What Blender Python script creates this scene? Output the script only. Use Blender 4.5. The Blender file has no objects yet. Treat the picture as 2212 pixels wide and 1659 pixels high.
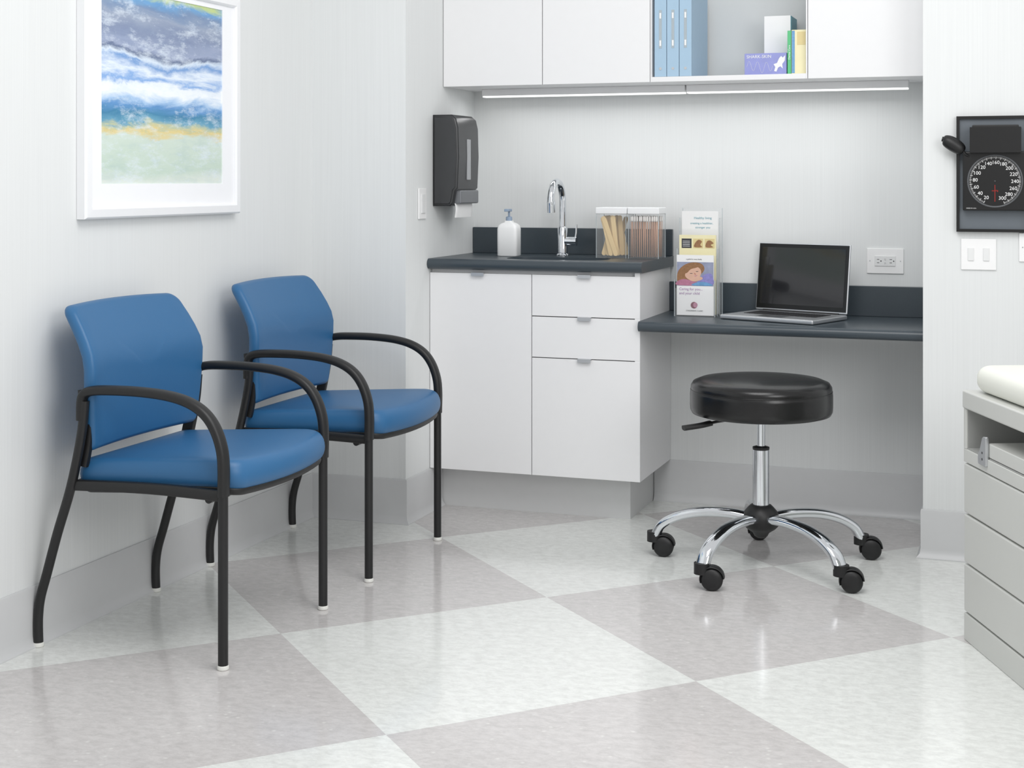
import bpy, bmesh, math, random
from mathutils import Vector, Matrix, Euler
random.seed(7)
scene = bpy.context.scene
COL = scene.collection
def S(r,g,b):
    def f(c):
        c/=255.0
        return c/12.92 if c<=0.04045 else ((c+0.055)/1.055)**2.4
    return (f(r),f(g),f(b),1.0)

# ------------------------------------------------------------ materials
def base_mat(name):
    m=bpy.data.materials.new(name); m.use_nodes=True
    nt=m.node_tree
    return m,nt,nt.nodes['Principled BSDF']
def pmat(name,col,rough=0.5,metal=0.0,var=0.04,scale=30,alpha=1.0,bump=0.0,bscale=200,emit=None,estr=0,coat=0,spec=0.5,stretch=(1,1,1),trans=0):
    m,nt,b=base_mat(name)
    tc=nt.nodes.new('ShaderNodeTexCoord'); mp=nt.nodes.new('ShaderNodeMapping')
    mp.inputs['Scale'].default_value=stretch
    nt.links.new(tc.outputs['Object'],mp.inputs['Vector'])
    n=nt.nodes.new('ShaderNodeTexNoise'); n.inputs['Scale'].default_value=scale; n.inputs['Detail'].default_value=3
    nt.links.new(mp.outputs[0],n.inputs['Vector'])
    mx=nt.nodes.new('ShaderNodeMix'); mx.data_type='RGBA'
    mx.inputs[6].default_value=tuple(c*(1-var) for c in col[:3])+(1,)
    mx.inputs[7].default_value=tuple(min(1,c*(1+var)) for c in col[:3])+(1,)
    nt.links.new(n.outputs['Fac'],mx.inputs[0]); nt.links.new(mx.outputs[2],b.inputs['Base Color'])
    b.inputs['Roughness'].default_value=rough; b.inputs['Metallic'].default_value=metal
    b.inputs['Alpha'].default_value=alpha; b.inputs['Coat Weight'].default_value=coat
    b.inputs['Specular IOR Level'].default_value=spec
    b.inputs['Transmission Weight'].default_value=trans
    if bump>0:
        n2=nt.nodes.new('ShaderNodeTexNoise'); n2.inputs['Scale'].default_value=bscale
        nt.links.new(mp.outputs[0],n2.inputs['Vector'])
        bp=nt.nodes.new('ShaderNodeBump'); bp.inputs['Strength'].default_value=bump; bp.inputs['Distance'].default_value=0.001
        nt.links.new(n2.outputs['Fac'],bp.inputs['Height']); nt.links.new(bp.outputs[0],b.inputs['Normal'])
    if emit:
        b.inputs['Emission Color'].default_value=emit; b.inputs['Emission Strength'].default_value=estr
    return m

M={}
M['wall']=pmat('wallcovering',S(226,228,228),0.75,var=0.045,scale=1.0,stretch=(230,230,2.2),spec=0.2)
M['base']=pmat('vinyl_base',S(206,207,208),0.4,var=0.02)
M['white']=pmat('white_laminate',S(236,236,237),0.4,var=0.01)
M['shelfback']=pmat('shelf_back_shaded',S(212,215,215),0.5,var=0.01)  # laminate greyed so the shadow inside the open shelf is in the colour
M['kick']=pmat('toe_kick_grey',S(210,211,211),0.5,var=0.02)
M['rocker']=pmat('rocker_white',S(230,231,231),0.35,var=0.01)
M['counter']=pmat('slate_laminate',S(62,71,78),0.32,var=0.12,scale=400)
M['counterdk']=pmat('slate_sink',S(50,58,64),0.35,var=0.1,scale=400)
M['blue']=pmat('blue_vinyl',S(44,101,148),0.42,var=0.04,scale=3,bump=0.12,bscale=500)
M['black']=pmat('black_powdercoat',S(24,24,25),0.38,var=0.1,scale=60)
M['blackpl']=pmat('black_plastic',S(22,22,23),0.45,var=0.1)
M['blackvinyl']=pmat('black_vinyl',S(14,14,15),0.26,var=0.1,bump=0.12,bscale=300)
M['chrome']=pmat('chrome',S(225,228,232),0.08,metal=1.0,var=0.01)
M['steel']=pmat('brushed_steel',S(190,192,195),0.3,metal=1.0,var=0.03)
M['alu']=pmat('aluminium',S(205,207,210),0.35,metal=0.8,var=0.02)
M['glide']=pmat('glide_plastic',S(225,225,220),0.4)
M['framew']=pmat('frame_white',S(240,241,243),0.35,var=0.01)
M['matw']=pmat('mat_board',S(246,247,250),0.7,var=0.01)
M['platew']=pmat('plate_white',S(243,243,243),0.35,var=0.01)
M['slot']=pmat('slot_dark',S(70,70,72),0.6)
M['disp']=pmat('dispenser_smoke',S(58,59,61),0.32,var=0.08)
M['dispw']=pmat('dispenser_window',S(165,167,170),0.2)
M['lev']=pmat('dispenser_lever',S(120,122,126),0.3,metal=0.3)
M['paper']=pmat('paper_white',S(242,242,242),0.8,var=0.02)
M['exam']=pmat('exam_enamel',S(206,207,203),0.4,var=0.01)
M['exam_shade']=pmat('exam_recess_shade',S(165,166,164),0.5,var=0.01)  # enamel darkened, shade of the recess put into the colour
M['cream']=pmat('cream_vinyl',S(238,239,230),0.45,var=0.02,scale=5)
M['acryl']=pmat('clear_acrylic',S(238,242,244),0.05,alpha=0.07,var=0.0)
M['acryledge']=pmat('acrylic_edge',S(205,214,218),0.1,alpha=0.5,var=0.0)
M['wood']=pmat('birch_wood',S(232,204,152),0.6,var=0.10,scale=10,stretch=(8,8,1))
M['stick']=pmat('swab_wood',S(208,162,134),0.6,var=0.12,scale=10)
M['cotton']=pmat('cotton',S(244,240,236),0.9)
M['lid']=pmat('lid_white',S(242,243,244),0.4)
M['bottle']=pmat('bottle_white',S(248,249,249),0.3,var=0.005)
M['pump']=pmat('pump_bluegrey',S(150,168,190),0.35)
M['screen']=pmat('screen_glass',S(30,30,33),0.10,var=0.05,coat=0.3)
M['keys']=pmat('keys',S(40,40,42),0.5)
M['bind']=pmat('binder_blue',S(166,194,216),0.45,var=0.03)
M['emit']=pmat('lamp_diffuser',S(255,255,252),0.5,emit=(1,1,0.97,1),estr=1.0)
M['gauge']=pmat('gauge_black',S(12,12,13),0.3)
M['gaugegrey']=pmat('panel_grey',S(100,107,114),0.5)
M['ring']=pmat('gauge_ring',S(88,90,93),0.45,metal=0.2)
M['ink']=pmat('ink_white',S(240,240,240),0.6)
M['inkd']=pmat('ink_dark',S(60,60,66),0.6)
M['red']=pmat('needle_red',S(190,40,30),0.4)
M['purple']=pmat('print_purple',S(148,153,210),0.4,var=0.12)
M['purple2']=pmat('print_violet',S(150,96,160),0.5)
M['teal']=pmat('print_teal',S(96,160,176),0.4)
M['green']=pmat('print_green',S(92,190,130),0.4)
M['creamp']=pmat('print_cream',S(240,232,190),0.5)
M['yellowp']=pmat('print_tan',S(222,205,150),0.5,var=0.08)
M['skin']=pmat('print_skin',S(222,180,158),0.5,var=0.10,scale=60)
M['skin2']=pmat('print_skin_shade',S(190,125,108),0.5,var=0.06)
M['hair']=pmat('print_hair',S(150,110,76),0.5,var=0.35,scale=160)
M['lav']=pmat('print_lavender',S(140,136,196),0.5,var=0.35,scale=110)
M['rose']=pmat('print_rose',S(186,124,150),0.5,var=0.3,scale=110)
M['dusk']=pmat('print_dusk',S(150,156,180),0.5,var=0.25,scale=50)
M['maroon']=pmat('print_maroon',S(120,50,70),0.5)
M['skyp']=pmat('print_blue',S(110,160,205),0.5,var=0.3,scale=110)

def floor_mat():
    m,nt,b=base_mat('vinyl_tile_floor')
    L=0.7905; N=nt.nodes.new; K=nt.links.new
    tc=N('ShaderNodeTexCoord'); mp=N('ShaderNodeMapping')
    mp.inputs['Scale'].default_value=(1/L,1/L,1); mp.inputs['Rotation'].default_value=(0,0,-math.pi/4)
    mp.inputs['Location'].default_value=(-1.129/L,-2.997/L,0.5)
    K(tc.outputs['Object'],mp.inputs['Vector'])
    ck=N('ShaderNodeTexChecker'); ck.inputs['Scale'].default_value=1
    ck.inputs['Color1'].default_value=S(207,204,203); ck.inputs['Color2'].default_value=S(231,233,230)
    K(mp.outputs[0],ck.inputs['Vector'])
    mp2=N('ShaderNodeMapping'); mp2.inputs['Scale'].default_value=(1,1.7,1); mp2.inputs['Rotation'].default_value=(0,0,-0.35)
    K(tc.outputs['Object'],mp2.inputs['Vector'])
    n1=N('ShaderNodeTexNoise'); n1.inputs['Scale'].default_value=30; n1.inputs['Detail'].default_value=8; n1.inputs['Roughness'].default_value=0.78; n1.inputs['Distortion'].default_value=0.3
    K(mp2.outputs[0],n1.inputs['Vector'])
    r1=N('ShaderNodeValToRGB'); r1.color_ramp.elements[0].position=0.38; r1.color_ramp.elements[0].color=(0.85,0.845,0.845,1)
    r1.color_ramp.elements[1].position=0.60; r1.color_ramp.elements[1].color=(1.05,1.05,1.05,1)
    K(n1.outputs['Fac'],r1.inputs[0])
    mu=N('ShaderNodeMix'); mu.data_type='RGBA'; mu.blend_type='MULTIPLY'; mu.inputs[0].default_value=0.85
    K(ck.outputs['Color'],mu.inputs[6]); K(r1.outputs[0],mu.inputs[7])
    v=N('ShaderNodeTexVoronoi'); v.inputs['Scale'].default_value=26
    K(tc.outputs['Object'],v.inputs['Vector'])
    r2=N('ShaderNodeValToRGB'); r2.color_ramp.elements[0].position=0.05; r2.color_ramp.elements[0].color=(1,1,1,1)
    r2.color_ramp.elements[1].position=0.16; r2.color_ramp.elements[1].color=(0,0,0,1)
    K(v.outputs['Distance'],r2.inputs[0])
    ms=N('ShaderNodeMix'); ms.data_type='RGBA'; ms.inputs[7].default_value=S(238,238,234)
    ml=N('ShaderNodeMath'); ml.operation='MULTIPLY'; ml.inputs[1].default_value=0.4
    K(r2.outputs[0],ml.inputs[0]); K(ml.outputs[0],ms.inputs[0]); K(mu.outputs[2],ms.inputs[6])
    K(ms.outputs[2],b.inputs['Base Color'])
    b.inputs['Roughness'].default_value=0.13; b.inputs['Specular IOR Level'].default_value=0.6
    return m
M['floor']=floor_mat()

def art_mat():
    m,nt,b=base_mat('abstract_painting'); N=nt.nodes.new; K=nt.links.new
    tc=N('ShaderNodeTexCoord'); sp=N('ShaderNodeSeparateXYZ'); K(tc.outputs['Generated'],sp.inputs[0])
    mp=N('ShaderNodeMapping'); mp.inputs['Scale'].default_value=(0.2,1.3,4.0); K(tc.outputs['Generated'],mp.inputs[0])
    n=N('ShaderNodeTexNoise'); n.inputs['Scale'].default_value=1.8; n.inputs['Detail'].default_value=9; n.inputs['Roughness'].default_value=0.62; n.inputs['Distortion'].default_value=0.6
    K(mp.outputs[0],n.inputs['Vector'])
    a=N('ShaderNodeMath'); a.operation='MULTIPLY_ADD'; a.inputs[1].default_value=0.22; a.inputs[2].default_value=-0.11
    K(n.outputs['Fac'],a.inputs[0])
    s=N('ShaderNodeMath'); s.operation='ADD'; K(a.outputs[0],s.inputs[0]); K(sp.outputs['Z'],s.inputs[1])
    cr=N('ShaderNodeValToRGB'); e=cr.color_ramp.elements
    stops=[(0.0,(222,230,222)),(0.08,(200,218,204)),(0.25,(210,224,212)),(0.28,(228,208,140)),(0.30,(190,200,170)),(0.32,(104,164,192)),(0.36,(62,134,172)),(0.41,(98,152,206)),(0.44,(176,206,238)),(0.48,(245,250,255)),(0.53,(240,246,252)),(0.555,(132,174,228)),(0.59,(232,241,252)),(0.635,(112,156,212)),(0.66,(214,228,244)),(0.685,(98,114,148)),(0.71,(158,170,198)),(0.80,(132,146,176)),(0.87,(156,168,190)),(0.92,(124,148,182)),(0.965,(110,164,212)),(1.0,(195,212,145))]
    e[0].position=0; e[0].color=S(*stops[0][1]); e[1].position=1; e[1].color=S(*stops[-1][1])
    for p,c in stops[1:-1]:
        x=e.new(p); x.color=S(*c)
    K(s.outputs[0],cr.inputs[0])
    mp3=N('ShaderNodeMapping'); mp3.inputs['Scale'].default_value=(0.2,2.0,5.0); K(tc.outputs['Generated'],mp3.inputs[0])
    n2=N('ShaderNodeTexNoise'); n2.inputs['Scale'].default_value=2.6; n2.inputs['Detail'].default_value=12; n2.inputs['Roughness'].default_value=0.78
    K(mp3.outputs[0],n2.inputs['Vector'])
    r=N('ShaderNodeValToRGB'); r.color_ramp.elements[0].position=0.50; r.color_ramp.elements[0].color=(0,0,0,1); r.color_ramp.elements[1].position=0.64; r.color_ramp.elements[1].color=(0.65,0.65,0.65,1)
    K(n2.outputs['Fac'],r.inputs[0])
    mx=N('ShaderNodeMix'); mx.data_type='RGBA'; mx.inputs[7].default_value=S(228,238,248)
    K(r.outputs[0],mx.inputs[0]); K(cr.outputs[0],mx.inputs[6])
    n3=N('ShaderNodeTexNoise'); n3.inputs['Scale'].default_value=3.3; n3.inputs['Detail'].default_value=10; n3.inputs['Roughness'].default_value=0.7
    K(mp.outputs[0],n3.inputs['Vector'])
    r3=N('ShaderNodeValToRGB'); r3.color_ramp.elements[0].position=0.35; r3.color_ramp.elements[0].color=(0.76,0.83,0.92,1); r3.color_ramp.elements[1].position=0.52; r3.color_ramp.elements[1].color=(1,1,1,1)
    K(n3.outputs['Fac'],r3.inputs[0])
    mu=N('ShaderNodeMix'); mu.data_type='RGBA'; mu.blend_type='MULTIPLY'; mu.inputs[0].default_value=0.5
    K(mx.outputs[2],mu.inputs[6]); K(r3.outputs[0],mu.inputs[7])
    K(mu.outputs[2],b.inputs['Base Color']); b.inputs['Roughness'].default_value=0.5
    return m
M['art']=art_mat()

# ------------------------------------------------------------ helpers
def finish(name,me,mats,parent=None,smooth=True,wn=False,label=None):
    if not isinstance(mats,(list,tuple)): mats=[mats]
    for mm in mats: me.materials.append(mm)
    if smooth:
        for p in me.polygons: p.use_smooth=True
    o=bpy.data.objects.new(name,me); COL.objects.link(o)
    if parent: o.parent=parent
    if wn:
        w=o.modifiers.new('wn','WEIGHTED_NORMAL'); w.keep_sharp=True
    if label: o['label']=label
    return o
def bm_box(bm,x0,x1,y0,y1,z0,z1,mi=0):
    vs=[bm.verts.new(p) for p in [(x0,y0,z0),(x1,y0,z0),(x1,y1,z0),(x0,y1,z0),(x0,y0,z1),(x1,y0,z1),(x1,y1,z1),(x0,y1,z1)]]
    fs=[(0,3,2,1),(4,5,6,7),(0,1,5,4),(1,2,6,5),(2,3,7,6),(3,0,4,7)]
    for f in fs:
        ff=bm.faces.new([vs[i] for i in f]); ff.material_index=mi
def boxes(name,lst,mats,parent=None,bev=0.0,seg=2,label=None):
    bm=bmesh.new()
    for t in lst:
        bm_box(bm,*t[:6],mi=(t[6] if len(t)>6 else 0))
    if bev>0:
        bmesh.ops.bevel(bm,geom=bm.edges[:],offset=bev,segments=seg,affect='EDGES',profile=0.5,clamp_overlap=True)
    me=bpy.data.meshes.new(name); bm.to_mesh(me); bm.free()
    return finish(name,me,mats,parent,smooth=bev>0,wn=bev>0,label=label)
def box(name,x0,x1,y0,y1,z0,z1,mat,parent=None,bev=0.0,seg=2,label=None):
    return boxes(name,[(x0,x1,y0,y1,z0,z1)],mat,parent,bev,seg,label)
def catmull(pts,sub):
    P=[Vector(p) for p in pts]
    if sub<=1: return P
    out=[]
    for i in range(len(P)-1):
        p0=P[i-1] if i>0 else P[i]*2-P[i+1]; p1=P[i]; p2=P[i+1]; p3=P[i+2] if i+2<len(P) else P[i+1]*2-P[i]
        for k in range(sub):
            t=k/sub
            out.append(0.5*((2*p1)+(-p0+p2)*t+(2*p0-5*p1+4*p2-p3)*t*t+(-p0+3*p1-3*p2+p3)*t**3))
    out.append(P[-1]); return out
def bm_sweep(bm,pts,rx,ry,ref=(0,1,0),n=14,sub=6,exp=2.0,taper=None,mi=0):
    C=catmull(pts,sub); ref=Vector(ref); rings=[]
    for i,c in enumerate(C):
        T=(C[min(i+1,len(C)-1)]-C[max(i-1,0)]).normalized()
        B=(ref-T*ref.dot(T)).normalized(); Nn=T.cross(B)
        s=taper(i/(len(C)-1)) if taper else 1.0
        ring=[]
        for k in range(n):
            a=2*math.pi*k/n; ca,sa=math.cos(a),math.sin(a)
            u=math.copysign(abs(ca)**(2/exp),ca)*rx*s; v=math.copysign(abs(sa)**(2/exp),sa)*ry*s
            ring.append(bm.verts.new(c+B*u+Nn*v))
        rings.append(ring)
    for i in range(len(rings)-1):
        for k in range(n):
            f=bm.faces.new((rings[i][k],rings[i][(k+1)%n],rings[i+1][(k+1)%n],rings[i+1][k])); f.material_index=mi
    f=bm.faces.new(rings[0][::-1]); f.material_index=mi
    f=bm.faces.new(rings[-1]); f.material_index=mi
def sweep(name,pts,rx,ry,mat,parent=None,label=None,**kw):
    bm=bmesh.new(); bm_sweep(bm,pts,rx,ry,**kw)
    bmesh.ops.recalc_face_normals(bm,faces=bm.faces[:])
    me=bpy.data.meshes.new(name); bm.to_mesh(me); bm.free()
    o=finish(name,me,mat,parent,label=label)
    me.set_sharp_from_angle(angle=math.radians(50)); return o
def bm_loft(bm,secs,n=32,exp=2.0,cx=0,cy=0,mi=0):
    rings=[]
    for s in secs:
        z,rx,ry=s[0],s[1],s[2]
        ring=[]
        for k in range(n):
            a=2*math.pi*(k+0.5)/n; ca,sa=math.cos(a),math.sin(a)
            ring.append(bm.verts.new((cx+math.copysign(abs(ca)**(2/exp),ca)*rx,cy+math.copysign(abs(sa)**(2/exp),sa)*ry,z)))
        rings.append(ring)
    for i in range(len(rings)-1):
        for k in range(n):
            f=bm.faces.new((rings[i][k],rings[i][(k+1)%n],rings[i+1][(k+1)%n],rings[i+1][k])); f.material_index=mi
    f=bm.faces.new(rings[0][::-1]); f.material_index=mi
    f=bm.faces.new(rings[-1]); f.material_index=mi
def loft(name,secs,mat,parent=None,n=32,exp=2.0,cx=0,cy=0,label=None,sharp=40):
    bm=bmesh.new(); bm_loft(bm,secs,n,exp,cx,cy)
    bmesh.ops.recalc_face_normals(bm,faces=bm.faces[:])
    me=bpy.data.meshes.new(name); bm.to_mesh(me); bm.free()
    o=finish(name,me,mat,parent,label=label)
    me.set_sharp_from_angle(angle=math.radians(sharp)); return o
def lathe(name,prof,mat,parent=None,n=48,cx=0,cy=0,label=None,sharp=40):
    return loft(name,[(z,r,r) for r,z in prof],mat,parent,n,2.0,cx,cy,label,sharp)
def cyl(name,p0,p1,r,mat,parent=None,n=24,label=None):
    d=Vector(p1)-Vector(p0); ref=(0,0,1) if abs(d.normalized().z)<0.8 else (1,0,0)
    return sweep(name,[p0,p1],r,r,mat,parent,label,ref=ref,n=n,sub=1)
def rrect(rp,rn,axis,na=8,ne=10):
    pts=[]
    corners=[(1,1),(-1,1),(-1,-1),(1,-1)]
    for i,(sa,sb) in enumerate(corners):
        pos=(sa if axis==0 else sb)>0
        ra,rb=rp if pos else rn
        a0=i*math.pi/2
        arc=[(sa*(1-ra)+ra*math.cos(a0+math.pi/2*k/na),sb*(1-rb)+rb*math.sin(a0+math.pi/2*k/na)) for k in range(na+1)]
        if pts:
            p=pts[-1]; q=arc[0]
            for k in range(1,ne): pts.append((p[0]+(q[0]-p[0])*k/ne,p[1]+(q[1]-p[1])*k/ne))
        pts+=arc
    p=pts[-1]; q=pts[0]
    for k in range(1,ne): pts.append((p[0]+(q[0]-p[0])*k/ne,p[1]+(q[1]-p[1])*k/ne))
    return pts
def cushion(name,mapf,T,e,mat,parent=None,outl=None,dome=0.15,Tb=None,label=None):
    bm=bmesh.new(); Tb=T if Tb is None else Tb
    n=len(outl)
    rs=[(r,1.0) for r in (0.25,0.5,0.7,0.82,1-e)]
    for k in range(1,7):
        a=k/6*math.pi/2; rs.append((1-e+e*math.sin(a),math.cos(a)))
    def P(a,b,h,side):
        p,nr=mapf(a,b); return p+nr*h*side
    rings={}
    for side,TT in ((1,T),(-1,Tb)):
        c=bm.verts.new(P(0,0,TT*(1+dome),side)); prev=None
        for i,(r,h) in enumerate(rs):
            if i==len(rs)-1 and side==-1: ring=rings['rim']
            else:
                hh=TT*h*(1+dome*(1-r*r))
                ring=[bm.verts.new(P(a*r,b*r,hh,side)) for a,b in outl]
            if i==len(rs)-1: rings['rim']=ring
            for k in range(n):
                k2=(k+1)%n
                if prev is None: bm.faces.new((c,ring[k],ring[k2]))
                else: bm.faces.new((prev[k],ring[k],ring[k2],prev[k2]))
            prev=ring
    bmesh.ops.recalc_face_normals(bm,faces=bm.faces[:])
    me=bpy.data.meshes.new(name); bm.to_mesh(me); bm.free()
    return finish(name,me,mat,parent,label=label)
def slab(name,x0,x1,y0,y1,z0,z1,rv,rh,mat,parent=None,label=None,crown=0.0):
    bm=bmesh.new(); rings=[]
    def ring(d,z):
        r=max(rv-d,0.004); pts=[]
        for i,(sx,sy) in enumerate([(1,1),(-1,1),(-1,-1),(1,-1)]):
            cx=(x1-d-r) if sx>0 else (x0+d+r); cy=(y1-d-r) if sy>0 else (y0+d+r)
            for k in range(11):
                a=i*math.pi/2+math.pi/2*k/10; pts.append(bm.verts.new((cx+r*math.cos(a),cy+r*math.sin(a),z)))
        return pts
    for k in range(7):
        a=math.pi/2*k/6; rings.append(ring(rh*(1-math.sin(a)),z0+rh*(1-math.cos(a))))
    for k in range(7):
        a=math.pi/2*k/6; rings.append(ring(rh*(1-math.cos(a)),z1-rh+rh*math.sin(a)))
    rings.append(ring(rh+0.06,z1+crown))
    n=len(rings[0])
    for A,B in zip(rings[:-1],rings[1:]):
        for k in range(n): bm.faces.new((A[k],A[(k+1)%n],B[(k+1)%n],B[k]))
    bm.faces.new(rings[0][::-1]); bm.faces.new(rings[-1])
    bmesh.ops.recalc_face_normals(bm,faces=bm.faces[:])
    me=bpy.data.meshes.new(name); bm.to_mesh(me); bm.free()
    return finish(name,me,mat,parent,label=label)
def text_mesh(name,items,mat,parent=None,extrude=0.0003,label=None):
    bm=bmesh.new()
    for s,size,loc,rot,al in items:
        cu=bpy.data.curves.new('t','FONT'); cu.body=s; cu.size=size; cu.align_x=al; cu.align_y='CENTER'; cu.extrude=extrude; cu.resolution_u=3
        o=bpy.data.objects.new('t',cu); COL.objects.link(o)
        bpy.context.view_layer.update()
        dg=bpy.context.evaluated_depsgraph_get()
        me=bpy.data.meshes.new_from_object(o.evaluated_get(dg))
        me.transform(Matrix.Translation(loc)@Euler(rot).to_matrix().to_4x4())
        bm.from_mesh(me); bpy.data.meshes.remove(me)
        bpy.data.objects.remove(o); bpy.data.curves.remove(cu)
    me=bpy.data.meshes.new(name); bm.to_mesh(me); bm.free()
    me.materials.clear()
    return finish(name,me,mat,parent,smooth=False,label=label)
def thing(name,label,category,loc=(0,0,0),rz=0.0,group=None):
    e=bpy.data.objects.new(name,None); COL.objects.link(e); e.empty_display_size=0.1
    e.location=loc; e.rotation_euler=(0,0,rz); tag(e,label,category,group); return e
def tag(o,label,category,group=None):
    o['label']=label; o['category']=category
    if group: o['group']=group
    return o
def copy_tree(o,parent=None):
    n=o.copy(); COL.objects.link(n); n.parent=parent
    for c in o.children: copy_tree(c,n)
    return n
def struct(o,label=None):
    o['kind']='structure'
    if label: o['label']=label
    return o
R90=(math.pi/2,0,0)
YB=5.404; XL=-2.434; XC=-2.068; YC=4.733; XR=-0.331; YR=4.86; H=2.7

# ------------------------------------------------------------ room shell
struct(box('floor',-2.55,2.4,-1.2,5.5,-0.05,0,M['floor']))
struct(box('wall_left',XL-0.1,XL,-1.2,YC,0,H,M['wall']))
struct(box('wall_corner',XL-0.1,XC,YC,5.5,0,H,M['wall']))
struct(box('wall_back',XC,XR,YB,5.5,0,H,M['wall']))
struct(box('wall_right',XR,2.4,YR,5.5,0,H,M['wall']))
prof=[(0.0005,0.155),(0.005,0.155),(0.007,0.150),(0.007,0.03),(0.010,0.014),(0.020,0.003),(0.020,0.0),(0.0005,0.0)]
def baseboards(names,path):
    def off(i,o):
        p=Vector(path[i]); ds=[]
        if i>0: ds.append((Vector(path[i])-Vector(path[i-1])).normalized())
        if i<len(path)-1: ds.append((Vector(path[i+1])-Vector(path[i])).normalized())
        ns=[Vector((d.y,-d.x)) for d in ds]
        if len(ns)==1: return p+ns[0]*o
        return p+(ns[0]+ns[1])*o
    for i,nm in enumerate(names):
        bm=bmesh.new(); A=[];B=[]
        for o,z in prof:
            a=off(i,o); b=off(i+1,o); A.append(bm.verts.new((a.x,a.y,z))); B.append(bm.verts.new((b.x,b.y,z)))
        n=len(prof)
        for k in range(n): bm.faces.new((A[k],A[(k+1)%n],B[(k+1)%n],B[k]))
        bm.faces.new(A[::-1]); bm.faces.new(B)
        bmesh.ops.recalc_face_normals(bm,faces=bm.faces[:])
        me=bpy.data.meshes.new(nm); bm.to_mesh(me); bm.free()
        o=finish(nm,me,M['base'],smooth=True); me.set_sharp_from_angle(angle=math.radians(35)); struct(o)
baseboards(['baseboard_left','baseboard_corner','baseboard_side'],[(XL,-1.2),(XL,YC),(XC,YC),(XC,5.055)])
baseboards(['baseboard_back','baseboard_return','baseboard_right'],[(-1.342,YB),(XR,YB),(XR,YR),(2.4,YR)])

# ------------------------------------------------------------ guest chairs
def build_chair():
    c=thing('guest_chair','blue vinyl guest chair with black tubular steel frame beside the wall','chair',(-2.42,3.443,0),0,'matching blue guest chairs along the wall')
    W=0.270
    for s in (-1,1):
        l=cyl('leg',(0.546,s*W,0.010),(0.546,s*W,0.445),0.0125,M['black'],c)
        lathe('leg_glide',[(0.0125,0),(0.0145,0.002),(0.0145,0.009),(0.012,0.012)],M['glide'],l,n=20,cx=0.546,cy=s*W,label='white plastic glide')
        l=sweep('leg',[(0.004,s*W,0.010),(0.003,s*W,0.07),(0.010,s*W,0.125),(0.030,s*W,0.19),(0.062,s*W,0.295),(0.098,s*W,0.40),(0.122,s*W,0.49),(0.138,s*W,0.57),(0.145,s*W,0.64)],0.0125,0.0125,M['black'],c,ref=(0,1,0),n=16)
        lathe('leg_glide',[(0.0125,0),(0.0145,0.002),(0.0145,0.009),(0.012,0.012)],M['glide'],l,n=20,cx=0.004,cy=s*W,label='white plastic glide')
        sweep('armrest',[(0.547,s*W,0.425),(0.548,s*W,0.49),(0.543,s*W,0.54),(0.525,s*W,0.588),(0.495,s*W,0.625),(0.450,s*W,0.650),(0.39,s*W,0.664),(0.31,s*W,0.670),(0.23,s*W,0.670),(0.175,s*W,0.667),(0.146,s*(W-0.002),0.658),(0.136,s*(W-0.004),0.636),(0.135,s*(W-0.004),0.590)],0.0185,0.0125,M['blackpl'],c,ref=(0,1,0),n=18,exp=2.6)
        sweep('back_bracket',[(0.122,s*0.248,0.47),(0.134,s*0.248,0.53),(0.136,s*0.248,0.60),(0.128,s*0.248,0.665)],0.009,0.017,M['blackpl'],c,ref=(0,1,0),n=12,exp=4)
        sweep('side_rail',[(0.110,s*0.262,0.422),(0.33,s*0.262,0.428),(0.546,s*0.262,0.424)],0.011,0.014,M['black'],c,ref=(0,1,0),n=12,exp=4)
    cyl('cross_bar',(0.100,-0.262,0.420),(0.100,0.262,0.420),0.010,M['black'],c)
    cyl('cross_bar',(0.50,-0.262,0.412),(0.50,0.262,0.412),0.010,M['black'],c)
    def smap(a,b,g=1.0):
        a*=g; b*=g
        fr=(a+1)/2
        x=0.105+fr*0.465+ 0.032*(1-b*b)*max(0,a)**2
        w=0.247+0.006*fr
        y=b*w
        z=0.447+0.024*fr+0.006*b*b*fr - 0.010*max(0,(a-0.65)/0.35)**2
        return Vector((x,y,z)),Vector((0,0,1))
    so=rrect((0.18,0.16),(0.08,0.08),0)
    cushion('seat',smap,0.037,0.085,M['blue'],c,outl=so,dome=0.06)
    cushion('seat_pan',lambda a,b:(smap(a,b,0.965)[0]+Vector((0,0,-0.035)),Vector((0,0,1))),0.008,0.05,M['blackpl'],c,outl=so,dome=0.3,Tb=0.016)
    def bmap(a,b):
        zt=(b+1)/2
        z=0.507+zt*0.368+0.006*(1-a*a)*max(0,b)
        w=0.246+0.022*math.sin(zt/0.60*math.pi/2) if zt<0.60 else 0.268-0.020*((zt-0.60)/0.40)**1.25
        if zt<0.60: xe=0.142+0.010*math.sin(zt/0.60*math.pi/2)
        else: xe=0.152-0.084*((zt-0.60)/0.40)**1.35
        x=xe-0.020+0.020*a*a
        return Vector((x,a*w,z)),Vector((0.97,0,0.2)).normalized()
    bo=rrect((0.11,0.12),(0.05,0.07),1)
    cushion('backrest',bmap,0.018,0.055,M['blue'],c,outl=bo,dome=0.12)
    return c
ch=build_chair()
ch2=copy_tree(ch); ch2.location=(-2.42,4.284,0)
ch2['label']='blue vinyl guest chair with black frame near the cabinet corner'

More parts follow.
